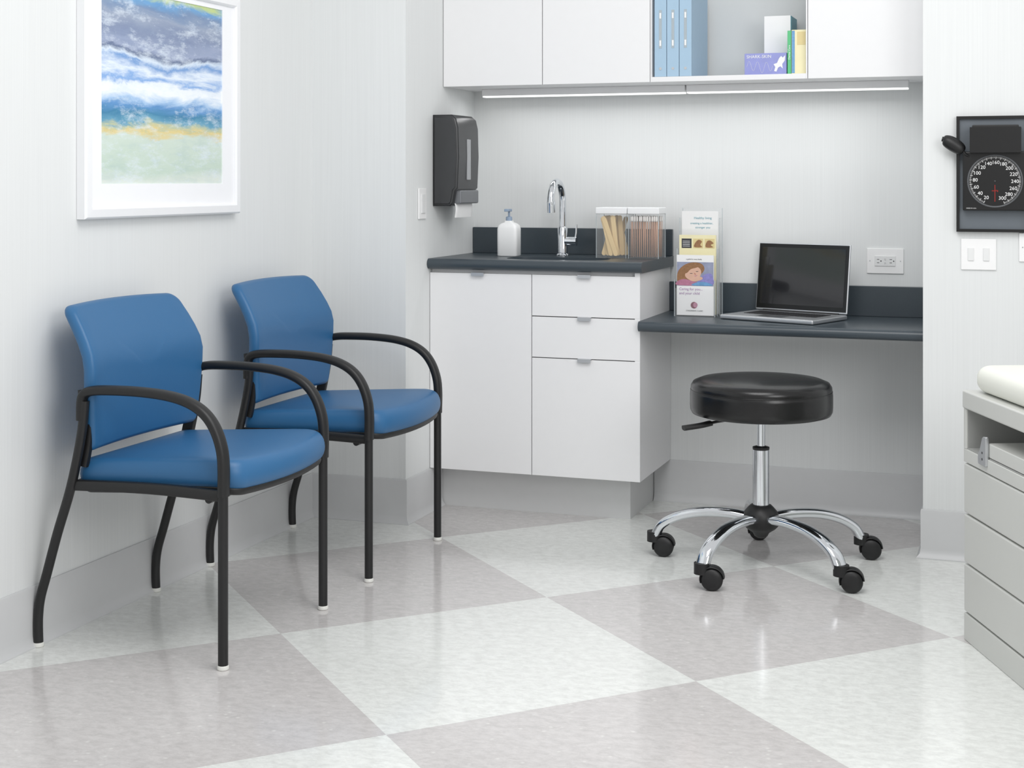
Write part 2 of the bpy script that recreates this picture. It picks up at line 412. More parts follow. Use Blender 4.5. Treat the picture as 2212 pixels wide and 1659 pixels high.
# ------------------------------------------------------------ picture
pf=thing('framed_painting','white framed abstract seascape painting hanging on the wall','picture',(XL,3.768,1.4395))
hw,hh=0.411,0.3445
def frame_mesh():
    bm=bmesh.new()
    pr=[(0.0,0.001),(0.0,0.026),(0.005,0.032),(0.026,0.033),(0.031,0.028),(0.033,0.020),(0.033,0.001)]
    rings=[]
    for (sy,sz) in ((-1,-1),(1,-1),(1,1),(-1,1)):
        rings.append([bm.verts.new((x,sy*(hw-o),sz*(hh-o))) for o,x in pr])
    n=len(pr)
    for i in range(4):
        for k in range(n-1):
            bm.faces.new((rings[i][k],rings[(i+1)%4][k],rings[(i+1)%4][k+1],rings[i][k+1]))
        bm.faces.new((rings[i][n-1],rings[(i+1)%4][n-1],rings[(i+1)%4][0],rings[i][0]))
    bmesh.ops.recalc_face_normals(bm,faces=bm.faces[:])
    me=bpy.data.meshes.new('frame'); bm.to_mesh(me); bm.free()
    return finish('frame',me,M['framew'],pf,smooth=False)
frame_mesh()
ay0,ay1,az0,az1=3.440-3.768,4.081-3.768,1.191-1.4395,1.737-1.4395
ww=0.031
boxes('mat_board',[(0.002,0.022,-hw+ww,ay0,-hh+ww,hh-ww),(0.002,0.022,ay1,hw-ww,-hh+ww,hh-ww),(0.002,0.022,ay0,ay1,-hh+ww,az0),(0.002,0.022,ay0,ay1,az1,hh-ww)],M['matw'],pf)
box('artwork',0.002,0.019,ay0,ay1,az0,az1,M['art'],pf,label='abstract blue, white, yellow and pale green painting')

# ------------------------------------------------------------ base cabinet
bc=thing('base_cabinet','white laminate base cabinet with one door and three drawers','cabinet',(0,0,0))
x0,x1=XC+0.002,-1.281; yf=4.948; zb,zt=0.157,0.867
t=0.018
boxes('cabinet_body',[(x0,x0+t,yf+0.02,YB-0.002,zb,0.880),(x1-t,x1,yf+0.0,YB-0.002,zb,0.880),(x0+t,x1-t,yf+0.02,YB-0.002,zb,zb+t),(x0+t,x1-t,YB-0.02,YB-0.002,zb+t,0.880),(x0+t,x1-t,yf+0.02,yf+0.04,0.850,0.880)],M['white'],bc)
boxes('toe_kick',[(x0,-1.345,5.06,5.078,0,zb),(-1.363,-1.345,5.078,YB-0.012,0,zb)],M['kick'],bc)
xm=-1.676
def tab(parent,xc,z):
    boxes('handle',[(xc-0.024,xc+0.024,yf-0.012,yf+0.004,z+0.0005,z+0.003),(xc-0.024,xc+0.024,yf-0.014,yf-0.0115,z-0.009,z+0.003)],M['alu'],parent,label='small aluminium tab pull')
d=box('door',x0,xm-0.0015,yf,yf+t,zb,zt,M['white'],bc,bev=0.001); tab(d,-1.877,zt)
for za,zc in ((0.7215,zt),(0.5755,0.7185),(zb,0.5725)):
    d=box('drawer',xm+0.0015,x1-0.0005,yf-0.0005,yf+t-0.001,za,zc,M['white'],bc,bev=0.001); tab(d,-1.479,zc)

# ------------------------------------------------------------ countertops
def counter_piece(name,xa,xb,yfr,z0,z1,label,splash_top,sp_x1,hole=None):
    bm=bmesh.new()
    r=(z1-z0)/2*0.9
    prof=[(YB-0.001,z0),(yfr+r,z0)]
    for k in range(1,8):
        a=-math.pi/2-k/8*math.pi
        prof.append((yfr+r+math.cos(a)*r,(z0+z1)/2+math.sin(a)*(z1-z0)/2))
    prof+= [(yfr+r,z1),(YB-0.001,z1)]
    A=[bm.verts.new((xa,y,z)) for y,z in prof]; B=[bm.verts.new((xb,y,z)) for y,z in prof]; n=len(prof)
    for k in range(n): bm.faces.new((A[k],A[(k+1)%n],B[(k+1)%n],B[k]))
    bm.faces.new(A[::-1]); bm.faces.new(B)
    bmesh.ops.recalc_face_normals(bm,faces=bm.faces[:])
    me=bpy.data.meshes.new(name); bm.to_mesh(me); bm.free()
    o=finish(name,me,M['counter']); me.set_sharp_from_angle(angle=math.radians(40))
    if hole:
        cb=bmesh.new(); bm_loft(cb,[(z0-0.05,hole[2],hole[3]),(z1+0.05,hole[2],hole[3])],n=48,exp=3.0,cx=hole[0],cy=hole[1])
        bmesh.ops.recalc_face_normals(cb,faces=cb.faces[:])
        cm=bpy.data.meshes.new('cut'); cb.to_mesh(cm); cb.free(); co=bpy.data.objects.new('cut',cm); COL.objects.link(co)
        md=o.modifiers.new('b','BOOLEAN'); md.operation='DIFFERENCE'; md.object=co; md.solver='EXACT'
        bpy.context.view_layer.update(); dg=bpy.context.evaluated_depsgraph_get()
        nm=bpy.data.meshes.new_from_object(o.evaluated_get(dg)); o.modifiers.clear(); o.data=nm
        bpy.data.objects.remove(co)
        nm.set_sharp_from_angle(angle=math.radians(40))
    tag(o,label,'countertop')
    box('backsplash',xa,sp_x1,YB-0.02,YB-0.001,z1,splash_top,M['counter'],o,bev=0.002)
    return o
counter_piece('countertop',XC+0.001,-1.269,4.922,0.880,0.918,'dark slate grey countertop with backsplash over the base cabinet',1.018,-1.270,hole=(-1.62,5.085,0.19,0.095))
o=counter_piece('desk_top',-1.281,XR,4.915,0.680,0.715,'dark slate grey wall-mounted desk top with backsplash beside the cabinet',0.823,XR-0.001)
o['category']='desk'
boxes('support_cleat',[(-1.281,XR,YB-0.02,YB-0.0005,0.640,0.680)],M['white'],o)
bm=bmesh.new()
bm_loft(bm,[(0.8795,0.191,0.096),(0.80,0.178,0.086),(0.785,0.14,0.06)],n=48,exp=3.0,cx=-1.62,cy=5.085)
for f in [f for f in bm.faces if len(f.verts)>4 and f.calc_center_median().z>0.87]: bm.faces.remove(f)
me=bpy.data.meshes.new('sink'); bm.to_mesh(me); bm.free()
sk=finish('sink',me,M['counterdk']); sk.modifiers.new('s','SOLIDIFY').thickness=-0.004
tag(sk,'dark grey oval undermount sink set into the countertop','sink')

# ------------------------------------------------------------ wall cabinets
uy=5.077; ub=1.548; ut=2.20
def wcab(xa,xb,doors,label):
    c=thing('wall_cabinet',label,'cabinet',(0,0,0))
    yy=uy+0.019 if doors else uy
    tt=t if doors else 0.005
    boxes('cabinet_body',[(xa,xa+tt,yy,YB-0.001,ub,ut),(xb-tt,xb,yy,YB-0.001,ub,ut),(xa+tt,xb-tt,yy,YB-0.001,ub,ub+t),(xa+tt,xb-tt,yy,YB-0.001,ut-t,ut)],[M['white']] ,c,bev=0.0008)
    box('back_panel',xa+tt,xb-tt,YB-0.012,YB-0.001,ub+t,ut-t,M['shelfback'],c)
    for a,b in doors: box('door',a+0.0015,b-0.0015,uy,uy+t,ub,ut,M['white'],c,bev=0.001)
    return c
wcab(XC+0.001,-1.277,[(XC+0.001,-1.679),(-1.679,-1.277)],'white laminate wall cabinet with two plain doors')
wcab(-1.2765,-0.7265,[],'white open wall shelf unit holding binders and boxes')
wcab(-0.726,XR-0.001,[(-0.726,XR-0.001)],'white laminate wall cabinet with single plain door')

g='slim lights under the wall cabinets'
for xa,xb in ((-1.984,-1.196),(-1.190,-0.407)):
    L=thing('under_cabinet_light','slim white linear light fixture mounted under the wall cabinets','light',((xa+xb)/2,5.285,ub),0,g)
    hwid=(xb-xa)/2
    box('light_housing',-hwid,hwid,-0.020,0.020,-0.026,0.0,M['white'],L,bev=0.002)
    box('light_diffuser',-hwid+0.002,hwid-0.002,-0.018,0.018,-0.031,-0.026,M['emit'],L,bev=0.0015,label='glowing white diffuser')
    ld=bpy.data.lights.new('strip','AREA'); ld.shape='RECTANGLE'; ld.size=xb-xa; ld.size_y=0.03; ld.energy=0.62
    lo=bpy.data.objects.new('strip_lamp',ld); COL.objects.link(lo); lo.parent=L; lo.location=(0,-0.0,-0.034); lo.rotation_euler=(math.radians(-12),0,0)

# ------------------------------------------------------------ shelf contents
zs=ub+t+0.001
g='blue ring binders on the shelf'
bxs=[-1.242,-1.197,-1.152]
B0=None
for i,x in enumerate(bxs):
    if B0 is None:
        b=thing('ring_binder','light blue ring binder standing on the open shelf','binder',(x,5.085,zs),0,g)
        bm=bmesh.new(); w=0.0215
        bm_box(bm,-w,-w+0.003,0.002,0.27,0,0.318); bm_box(bm,w-0.003,w,0.002,0.27,0,0.318); bm_box(bm,-w,w,0,0.003,0,0.318)
        me=bpy.data.meshes.new('binder_cover'); bm.to_mesh(me); bm.free(); finish('binder_cover',me,M['bind'],b,smooth=False)
        box('paper_block',-w+0.006,w-0.006,0.03,0.26,0.01,0.30,M['paper'],b)
        boxes('label_slot',[(-0.005,0.005,-0.0015,-0.0002,0.10,0.235)],M['acryledge'],b,label='clear label holder')
        cyl('finger_hole',(0,-0.001,0.028),(0,0.001,0.028),0.005,M['alu'],b,n=20)
        for zz in (0.108,0.205): box('spine_mark',-0.003,0.003,-0.0022,-0.0012,zz,zz+0.02,M['ink'],b)
        B0=b
    else:
        b=copy_tree(B0); b.location=(x,5.085,zs)
gb=thing('glove_box','violet blue printed box with white bird drawing','box',(-0.876,5.115,zs))
box('carton',-0.073,0.073,0,0.10,0,0.075,M['purple'],gb,bev=0.001)
text_mesh('lettering',[('SHARK-SKIN',0.0155,(-0.066,-0.0006,0.063),R90,'LEFT')],M['ink'],gb)
bm=bmesh.new()
def poly(bm,pts,y,mi=0):
    f=bm.faces.new([bm.verts.new((p[0],y,p[1])) for p in pts]); f.material_index=mi
poly(bm,[(0.030,0.012),(0.034,0.026),(0.028,0.036),(0.040,0.040),(0.047,0.056),(0.054,0.064),(0.060,0.058),(0.068,0.066),(0.067,0.048),(0.058,0.036),(0.060,0.020),(0.052,0.028),(0.044,0.024),(0.038,0.010)],-0.0008)
me=bpy.data.meshes.new('bird_drawing'); bm.to_mesh(me); bm.free(); finish('bird_drawing',me,M['ink'],gb,smooth=False)
bm=bmesh.new()
p=[(-0.065+0.006*j,-0.0006,0.028+0.018*math.sin(j*1.25)+0.004*math.sin(j*0.5)) for j in range(16)]
bm_sweep(bm,p,0.0005,0.0004,ref=(0,1,0),n=5,sub=4)
me=bpy.data.meshes.new('line_pattern'); bm.to_mesh(me); bm.free(); finish('line_pattern',me,M['ink'],gb)
wb=thing('supply_box','tall white box with teal side standing on the shelf','box',(-0.852,5.222,zs))
box('carton',-0.047,0.046,0,0.14,0,0.215,M['platew'],wb,bev=0.001)
box('side_panel',0.046,0.0475,0.002,0.138,0.001,0.214,M['teal'],wb)
bk=thing('booklet','green covered booklet standing upright on the shelf','book',(-0.793,5.110,zs))
box('cover',-0.0065,0.0065,0,0.105,0,0.150,M['green'],bk,bev=0.001)
text_mesh('lettering',[('Dental Care',0.010,(0,-0.0006,0.075),(math.pi/2,-math.pi/2,0),'CENTER')],M['ink'],bk)
bk=thing('booklet','cream covered booklet with yellow edge standing upright','book',(-0.760,5.108,zs))
box('cover',-0.025,0.025,0,0.11,0,0.152,M['creamp'],bk,bev=0.001)
box('printed_band',-0.024,-0.014,-0.0008,-0.0001,0.003,0.149,M['skyp'],bk)
box('printed_panel',-0.006,0.022,-0.0008,-0.0001,0.10,0.145,M['yellowp'],bk)

# ------------------------------------------------------------ towel dispenser
td=thing('towel_dispenser','dark smoke grey paper towel dispenser mounted on the wall','dispenser',(XC,5.08,1.107))
bm=bmesh.new()
pr=[(0.001,0.0),(0.070,0.0),(0.080,0.012),(0.088,0.055),(0.098,0.065),(0.103,0.18),(0.100,0.285),(0.092,0.318),(0.075,0.333),(0.001,0.333)]
A=[bm.verts.new((x,-0.110,z)) for x,z in pr]; B=[bm.verts.new((x,0.110,z)) for x,z in pr]; n=len(pr)
for k in range(n): bm.faces.new((A[k],A[(k+1)%n],B[(k+1)%n],B[k]))
bm.faces.new(A[::-1]); bm.faces.new(B)
bmesh.ops.recalc_face_normals(bm,faces=bm.faces[:])
bmesh.ops.bevel(bm,geom=[e for e in bm.edges if (abs(e.verts[0].co.y-e.verts[1].co.y)<1e-5)],offset=0.010,segments=3,affect='EDGES')
me=bpy.data.meshes.new('dispenser_cover'); bm.to_mesh(me); bm.free(); finish('dispenser_cover',me,M['disp'],td,wn=True)
box('window',0.098,0.106,-0.018,0.014,0.095,0.245,M['dispw'],td,bev=0.003,label='translucent grey level window')
boxes('push_lever',[(0.06,0.106,-0.085,0.095,0.008,0.058)],M['lev'],td,bev=0.006,seg=3)
sweep('paper_towel',[(0.080,0.0,0.010),(0.084,0,-0.01),(0.080,0,-0.042)],0.085,0.003,M['paper'],td,ref=(0,1,0),n=12,sub=4,exp=6)

# ------------------------------------------------------------ wall plates
ls=thing('light_switch','white rocker light switch plate on the wall','light switch',(XC,4.873,1.117))
box('switch_plate',0.0005,0.006,-0.034,0.034,-0.055,0.055,M['platew'],ls,bev=0.002)
box('rocker',0.006,0.010,-0.017,0.017,-0.034,0.034,M['rocker'],ls,bev=0.0015)
def outlet(xc,zc,y,label):
    o=thing('power_outlet',label,'outlet',(xc,y,zc))
    box('outlet_plate',-0.064,0.064,-0.006,-0.0005,-0.045,0.045,M['platew'],o,bev=0.002)
    rc=box('receptacle',-0.036,0.036,-0.009,-0.006,-0.018,0.018,M['rocker'],o,bev=0.001)
    for s in (-1,1):
        box('slot',s*0.022-0.006,s*0.022+0.002,-0.0095,-0.0088,0.005,0.0068,M['slot'],rc)
        box('slot',s*0.022-0.006,s*0.022+0.002,-0.0095,-0.0088,-0.0068,-0.005,M['slot'],rc)
        box('ground_hole',s*0.022+0.006,s*0.022+0.010,-0.0095,-0.0088,-0.002,0.002,M['slot'],rc)
        box('test_button',-0.003,0.003,-0.0102,-0.0088,s*0.0065-0.003,s*0.0065+0.003,M['kick'],rc)
        cyl('screw',(s*0.053,-0.0060,0),(s*0.053,-0.0068,0),0.0022,M['steel'],o,n=12)
    return o
outlet(-0.498,0.913,YB,'white duplex safety outlet mounted sideways above the desk')
outlet(0.022,0.992,YR,'white duplex outlet mounted sideways beside the switch plate')
sw=thing('light_switch','white double rocker light switch plate below the blood pressure gauge','light switch',(-0.162,YR,0.968))
box('switch_plate',-0.053,0.053,-0.006,-0.0005,-0.049,0.049,M['platew'],sw,bev=0.002)
for s in (-1,1): box('rocker',s*0.023-0.009,s*0.023+0.009,-0.0095,-0.006,-0.020,0.020,M['rocker'],sw,bev=0.001)

# ------------------------------------------------------------ blood pressure gauge
bp=thing('blood_pressure_gauge','black wall-mounted blood pressure gauge with round dial and rubber bulb','blood pressure gauge',(-0.120,YR,1.2205))
w=0.108; h=0.1815
boxes('panel_frame',[(-w,-w+0.009,-0.022,-0.0005,-h,h),(w-0.009,w,-0.022,-0.0005,-h,h),(-w+0.009,w-0.009,-0.022,-0.0005,-h,-h+0.009),(-w+0.009,w-0.009,-0.022,-0.0005,h-0.009,h)],M['gauge'],bp)
box('panel_board',-w+0.009,w-0.009,-0.012,-0.0005,-h+0.009,h-0.009,M['gaugegrey'],bp)
boxes('cuff_basket',[(-0.066,0.085,-0.075,-0.012,0.066,0.072),(-0.066,0.085,-0.075,-0.070,0.072,0.145),(-0.066,-0.061,-0.070,-0.012,0.072,0.145),(0.080,0.085,-0.070,-0.012,0.072,0.145)],M['gauge'],bp)
box('folded_cuff',-0.059,0.078,-0.068,-0.016,0.073,0.152,M['blackpl'],bp,bev=0.003,seg=3)
cx,cz=0.008,-0.022
box('dial_case',cx-0.096,cx+0.096,-0.045,-0.012,cz-0.092,cz+0.092,M['gauge'],bp,bev=0.004)
bm=bmesh.new()
n=72
def ringv(r,y): return [bm.verts.new((cx+r*math.cos(2*math.pi*k/n),y,cz+r*math.sin(2*math.pi*k/n))) for k in range(n)]
rr=[ringv(0.083,-0.0451),ringv(0.083,-0.0475),ringv(0.0785,-0.0475),ringv(0.0775,-0.0451)]
for a,b in zip(rr[:-1],rr[1:]):
    for k in range(n): bm.faces.new((a[k],a[(k+1)%n],b[(k+1)%n],b[k]))
bmesh.ops.recalc_face_normals(bm,faces=bm.faces[:])
me=bpy.data.meshes.new('dial_ring'); bm.to_mesh(me); bm.free(); finish('dial_ring',me,M['ring'],bp)
bm=bmesh.new()
for k in range(0,141):
    v=20+2*k; a=math.radians(244-(v-20)*22.3/20)
    big=(v%10==0); r0=0.068 if big else 0.071; r1=0.076; ww=0.0006 if big else 0.0003
    dx,dz=math.cos(a),math.sin(a); px,pz=-dz*ww,dx*ww
    y=-0.0456
    vs=[bm.verts.new((cx+dx*r0+px,y,cz+dz*r0+pz)),bm.verts.new((cx+dx*r0-px,y,cz+dz*r0-pz)),bm.verts.new((cx+dx*r1-px,y,cz+dz*r1-pz)),bm.verts.new((cx+dx*r1+px,y,cz+dz*r1+pz))]
    bm.faces.new(vs)
me=bpy.data.meshes.new('tick_marks'); bm.to_mesh(me); bm.free(); finish('tick_marks',me,M['ink'],bp,smooth=False)
items=[]
for i,v in enumerate(range(20,301,20)):
    a=math.radians(244-i*22.3); r=0.0575
    items.append((str(v),0.0155,(cx+r*math.cos(a)*1.02,-0.0456,cz+r*math.sin(a)),R90,'CENTER'))
text_mesh('dial_numbers',items,M['ink'],bp)
text_mesh('unit_lettering',[('mmHg',0.007,(cx,-0.0456,cz-0.030),R90,'CENTER')],M['red'],bp)
text_mesh('origin_lettering',[('MADE IN U.S.A.',0.0045,(cx-0.070,-0.0456,cz-0.085),R90,'CENTER')],M['ink'],bp)
boxes('needle',[(cx-0.0007,cx+0.0007,-0.048,-0.0468,cz-0.064,cz-0.012)],M['red'],bp,label='red pointer needle')
cyl('needle_hub',(cx,-0.0455,cz),(cx,-0.049,cz),0.002,M['ring'],bp)
sweep('rubber_bulb',[(-0.150,-0.05,0.110),(-0.143,-0.05,0.108),(-0.130,-0.05,0.101),(-0.112,-0.05,0.090),(-0.095,-0.05,0.078),(-0.085,-0.05,0.070)],0.022,0.022,M['blackpl'],bp,ref=(0,1,0),n=20,sub=5,taper=lambda u:0.38+0.62*math.sin(math.pi*min(1,max(0,(u-0.12)/0.88)))**0.6 if u>0.12 else 0.36)
sweep('air_hose',[(-0.087,-0.05,0.072),(-0.080,-0.048,0.062),(-0.068,-0.042,0.056),(-0.05,-0.035,0.060),(-0.03,-0.03,0.064)],0.004,0.004,M['blackpl'],bp,ref=(0,1,0.1),n=10)

# ------------------------------------------------------------ counter objects
zc=0.9182
sb=thing('soap_bottle','white square soap bottle with pale blue-grey pump on the countertop','bottle',(-1.847,5.19,zc))
loft('bottle_body',[(0,0.036,0.028),(0.003,0.0395,0.031),(0.102,0.0395,0.031),(0.114,0.036,0.029),(0.122,0.026,0.022),(0.126,0.015,0.015),(0.132,0.014,0.014)],M['bottle'],sb,n=40,exp=6,sharp=60)
lathe('pump_collar',[(0.011,0.132),(0.012,0.133),(0.012,0.145),(0.008,0.148)],M['pump'],sb,n=24)
boxes('pump_head',[(-0.0035,0.0035,-0.0035,0.0035,0.148,0.166),(-0.009,0.009,-0.032,0.010,0.166,0.176)],M['pump'],sb,bev=0.002)

fc=thing('faucet','chrome gooseneck faucet with side lever handle behind the sink','faucet',(-1.66,5.262,zc))
lathe('faucet_base',[(0.024,0),(0.025,0.003),(0.022,0.008),(0.0185,0.010),(0.0185,0.105),(0.015,0.110)],M['chrome'],fc,n=32)
pts=[(0,0,0.10),(0,0,0.16),(0,0,0.212)]
rA=0.072
for k in range(1,8):
    a=math.pi*k/8*1.14; pts.append((0,-rA+rA*math.cos(a),0.205+rA*math.sin(a)))
last=Vector(pts[-1]); pts.append((0,last.y+0.004,last.z-0.02))
sweep('spout',pts,0.0130,0.0130,M['chrome'],fc,ref=(1,0,0),n=20,sub=5)
tip=Vector(pts[-1]); cyl('aerator',(0,tip.y-0.001,tip.z+0.022),(0,tip.y+0.004,tip.z-0.020),0.0155,M['chrome'],fc)
cyl('handle_body',(0.012,0,0.055),(0.055,0,0.055),0.0165,M['chrome'],fc)
sweep('handle_lever',[(0.048,0,0.060),(0.053,0,0.085),(0.054,0,0.118)],0.0038,0.0038,M['chrome'],fc,ref=(0,1,0),n=12)

def jar(xc,yc,label):
    j=thing('storage_jar',label,'jar',(xc,yc,zc),0,'clear acrylic jars on the countertop')
    a=0.056; b=0.052; hh_=0.160; q=0.003
    boxes('jar_body',[(-a,a,-b,-b+q,0,hh_),(-a,a,b-q,b,0,hh_),(-a,-a+q,-b+q,b-q,0,hh_),(a-q,a,-b+q,b-q,0,hh_),(-a+q,a-q,-b+q,b-q,0,0.004)],M['acryl'],j)
    for sx in (-1,1):
        for sy in (-1,1): box('jar_edge',sx*a-0.0012,sx*a+0.0012,sy*b-0.0012,sy*b+0.0012,0,hh_,M['acryledge'],j)
    box('jar_lid',-a-0.003,a+0.003,-b-0.003,b+0.003,hh_,hh_+0.024,M['lid'],j,bev=0.003,label='white lid')
    return j
J1=(-1.447,5.225); J2=(-1.327,5.225)
jar(J1[0],J1[1],'clear acrylic jar with white lid holding wooden tongue depressors')
jar(J2[0],J2[1],'clear acrylic jar with white lid holding cotton swabs')
bm=bmesh.new()
pl=[]
for k in range(9): a=math.pi*k/8; pl.append((0.0085*math.cos(a),0.139+0.0085*math.sin(a)))
for k in range(9): a=math.pi+math.pi*k/8; pl.append((0.0085*math.cos(a),0.009+0.0085*math.sin(a)))
A=[bm.verts.new((x,-0.0008,z)) for x,z in pl]; B=[bm.verts.new((x,0.0008,z)) for x,z in pl]; n=len(pl)
bm.faces.new(A); bm.faces.new(B[::-1])
for k in range(n): bm.faces.new((A[k],B[k],B[(k+1)%n],A[(k+1)%n]))
bmesh.ops.recalc_face_normals(bm,faces=bm.faces[:])
dme=bpy.data.meshes.new('tongue_depressor'); bm.to_mesh(dme); bm.free(); dme.materials.append(M['wood'])
tilts=[-19,-12,-6,-16,-3,10,-13,-9,16,-17,12,-8,-15,-4]
for i in range(26):
    o=bpy.data.objects.new('tongue_depressor',dme); COL.objects.link(o)
    tl=math.radians(tilts[i%14])
    hx=0.146*math.sin(tl)
    lo=-0.041-min(0,hx); hi=0.041-max(0,hx)
    o.location=(J1[0]+random.uniform(lo,hi),J1[1]-0.045+i*0.0034,zc+0.0075)
    o.rotation_euler=(0,tl,0)
    tag(o,'pale wooden tongue depressor standing in the clear jar','tongue depressor','tongue depressors in the jar')
bm=bmesh.new()
bm_loft(bm,[(0,0.0014,0.0014),(0.136,0.0014,0.0014)],n=8,mi=0)
bm_loft(bm,[(0.128,0.0016,0.0016),(0.132,0.003,0.003),(0.144,0.003,0.003),(0.149,0.0012,0.0012)],n=10,mi=1)
bmesh.ops.recalc_face_normals(bm,faces=bm.faces[:])
sme=bpy.data.meshes.new('cotton_swab'); bm.to_mesh(sme); bm.free(); sme.materials.append(M['stick']); sme.materials.append(M['cotton'])
for p in sme.polygons: p.use_smooth=True
for iy in range(6):
    for ix in range(13):
        o=bpy.data.objects.new('cotton_swab',sme); COL.objects.link(o)
        o.location=(J2[0]-0.0475+ix*0.0077+(iy%2)*0.0028+random.uniform(-0.0008,0.0008),J2[1]-0.042+iy*0.0145+random.uniform(-.002,.002),zc+0.0045)
        o.rotation_euler=(math.radians(random.uniform(-1.0,1.0)),math.radians(random.uniform(-0.9,0.9)),0)
        tag(o,'wooden cotton swab with white tip standing in the clear jar','cotton swab','cotton swabs in the jar')

# ------------------------------------------------------------ brochure holder
zd=0.7152; BX=-1.137
bh=thing('brochure_holder','clear acrylic three-tier brochure holder standing on the desk','brochure holder',(BX,5.225,zd))
a=0.072; q=0.0025
lst=[(-a,a,0.072,0.072+q,0,0.385)]
lst+=[(-a,a,-0.060,-0.060+q,0,0.10),(-a,a,-0.018,-0.018+q,0.0,0.215),(-a,a,0.024,0.024+q,0.0,0.310)]
lst+=[(-a,a,-0.0575,0.072,0,0.003)]
boxes('holder_panels',lst,M['acryl'],bh)
for s in (-1,1):
    xs=(s*a, s*a+s*q); xa,xb=min(xs),max(xs)
    boxes('holder_side',[(xa,xb,-0.060,-0.018,0,0.13),(xa,xb,-0.018,0.024,0,0.24),(xa,xb,0.024,0.0745,0,0.350)],M['acryl'],bh)
    for y,z in ((-0.060,0.13),(-0.018,0.24),(0.024,0.35),(0.0735,0.385)):
        box('holder_edge',s*(a+0.001)-0.0015,s*(a+0.001)+0.0015,y-0.0008,y+0.0008,0,z,M['acryledge'],bh)
g='brochures in the clear holder'
def brochure(y,z0,zt,mat,label):
    b=thing('brochure',label,'brochure',(BX,5.225+y,zd+z0),0,g)
    box('paper',-0.067,0.067,-0.002,0.004,0,zt,mat,b)
    return b
b=brochure(-0.049,0.004,0.215,M['paper'],'white brochure with photo of resting child and purple lettering')
box('photo_print',-0.066,0.066,-0.0026,-0.0021,0.105,0.190,M['dusk'],b,label='printed photo of a child lying on a blanket')
def blob(name,pts,y,mat,parent):
    n=len(pts); P=[Vector((p[0],0,p[1])) for p in pts]; out=[]
    for i in range(n):
        p0,p1,p2,p3=P[i-1],P[i],P[(i+1)%n],P[(i+2)%n]
        for k in range(5):
            t_=k/5; out.append(0.5*((2*p1)+(-p0+p2)*t_+(2*p0-5*p1+4*p2-p3)*t_*t_+(-p0+3*p1-3*p2+p3)*t_**3))
    bm=bmesh.new(); bm.faces.new([bm.verts.new((v.x,y,v.z)) for v in out])
    me=bpy.data.meshes.new(name); bm.to_mesh(me); bm.free()
    return finish(name,me,mat,parent,smooth=False)
def disc(name,cxx,czz,rx,rz,y,mat,parent,rot=0):
    return blob(name,[(cxx+rx*math.cos(t_)*math.cos(rot)-rz*math.sin(t_)*math.sin(rot),czz+rx*math.cos(t_)*math.sin(rot)+rz*math.sin(t_)*math.cos(rot)) for t_ in [2*math.pi*k/8 for k in range(8)]],y,mat,parent)
blob('printed_hair',[(-0.062,0.112),(-0.064,0.150),(-0.045,0.175),(-0.015,0.188),(0.020,0.186),(0.034,0.168),(0.022,0.148),(-0.010,0.132),(-0.035,0.112)],-0.0028,M['hair'],b)
blob('printed_face',[(-0.036,0.140),(-0.030,0.158),(-0.014,0.170),(0.010,0.172),(0.022,0.158),(0.018,0.140),(0.002,0.126),(-0.020,0.126)],-0.0030,M['skin'],b)
blob('printed_fringe',[(-0.038,0.150),(-0.030,0.168),(-0.010,0.180),(0.016,0.176),(0.004,0.170),(-0.016,0.164),(-0.028,0.152)],-0.0031,M['hair'],b)
blob('printed_hand',[(-0.022,0.128),(-0.008,0.137),(0.014,0.139),(0.028,0.134),(0.020,0.126),(-0.004,0.121)],-0.0034,M['skin'],b)
blob('printed_eye',[(-0.020,0.150),(-0.014,0.1482),(-0.008,0.150),(-0.014,0.1503)],-0.0032,M['inkd'],b)
blob('printed_eye',[(0.002,0.157),(0.007,0.1552),(0.013,0.158),(0.007,0.1575)],-0.0032,M['inkd'],b)
blob('printed_nose',[(-0.004,0.152),(-0.001,0.1455),(0.004,0.147),(0.001,0.149)],-0.0032,M['skin2'],b)
blob('printed_mouth',[(-0.004,0.1405),(0.002,0.1418),(0.009,0.1445),(0.003,0.1395)],-0.0032,M['rose'],b)
blob('printed_sleeve',[(0.010,0.110),(0.016,0.130),(0.034,0.146),(0.056,0.150),(0.064,0.138),(0.064,0.110)],-0.0033,M['lav'],b)
blob('printed_blanket',[(-0.064,0.107),(-0.062,0.122),(-0.040,0.129),(-0.015,0.124),(0.012,0.118),(0.030,0.108)],-0.0032,M['rose'],b)
blob('printed_pillow',[(-0.010,0.107),(0.0,0.116),(0.025,0.120),(0.050,0.116),(0.060,0.107)],-0.0035,M['skyp'],b)
text_mesh('lettering',[('Caring for you...',0.013,(-0.058,-0.0024,0.093),R90,'LEFT'),('and your child',0.013,(-0.058,-0.0024,0.078),R90,'LEFT')],M['purple2'],b)
disc('logo_mark',-0.004,0.036,0.012,0.012,-0.0025,M['maroon'],b)
disc('logo_mark',0.001,0.037,0.008,0.009,-0.0027,M['rose'],b)
text_mesh('logo_lettering',[('CHILDREN\'S CLINIC',0.007,(-0.002,-0.0024,0.016),R90,'CENTER')],M['inkd'],b)
text_mesh('small_lettering',[('a guide for every family',0.006,(-0.004,-0.0024,0.200),R90,'CENTER')],M['inkd'],b)
b=brochure(-0.008,0.004,0.285,M['creamp'],'cream brochure with small brown photos')
box('photo_print',-0.058,-0.022,-0.0028,-0.0021,0.238,0.272,M['inkd'],b)
box('photo_print',-0.016,0.020,-0.0028,-0.0021,0.238,0.272,M['yellowp'],b)
box('photo_print',0.026,0.062,-0.0028,-0.0021,0.238,0.272,M['yellowp'],b)
blob('printed_figure',[(-0.012,0.242),(-0.008,0.258),(0.004,0.268),(0.016,0.262),(0.010,0.250),(0.016,0.242)],-0.0031,M['hair'],b)
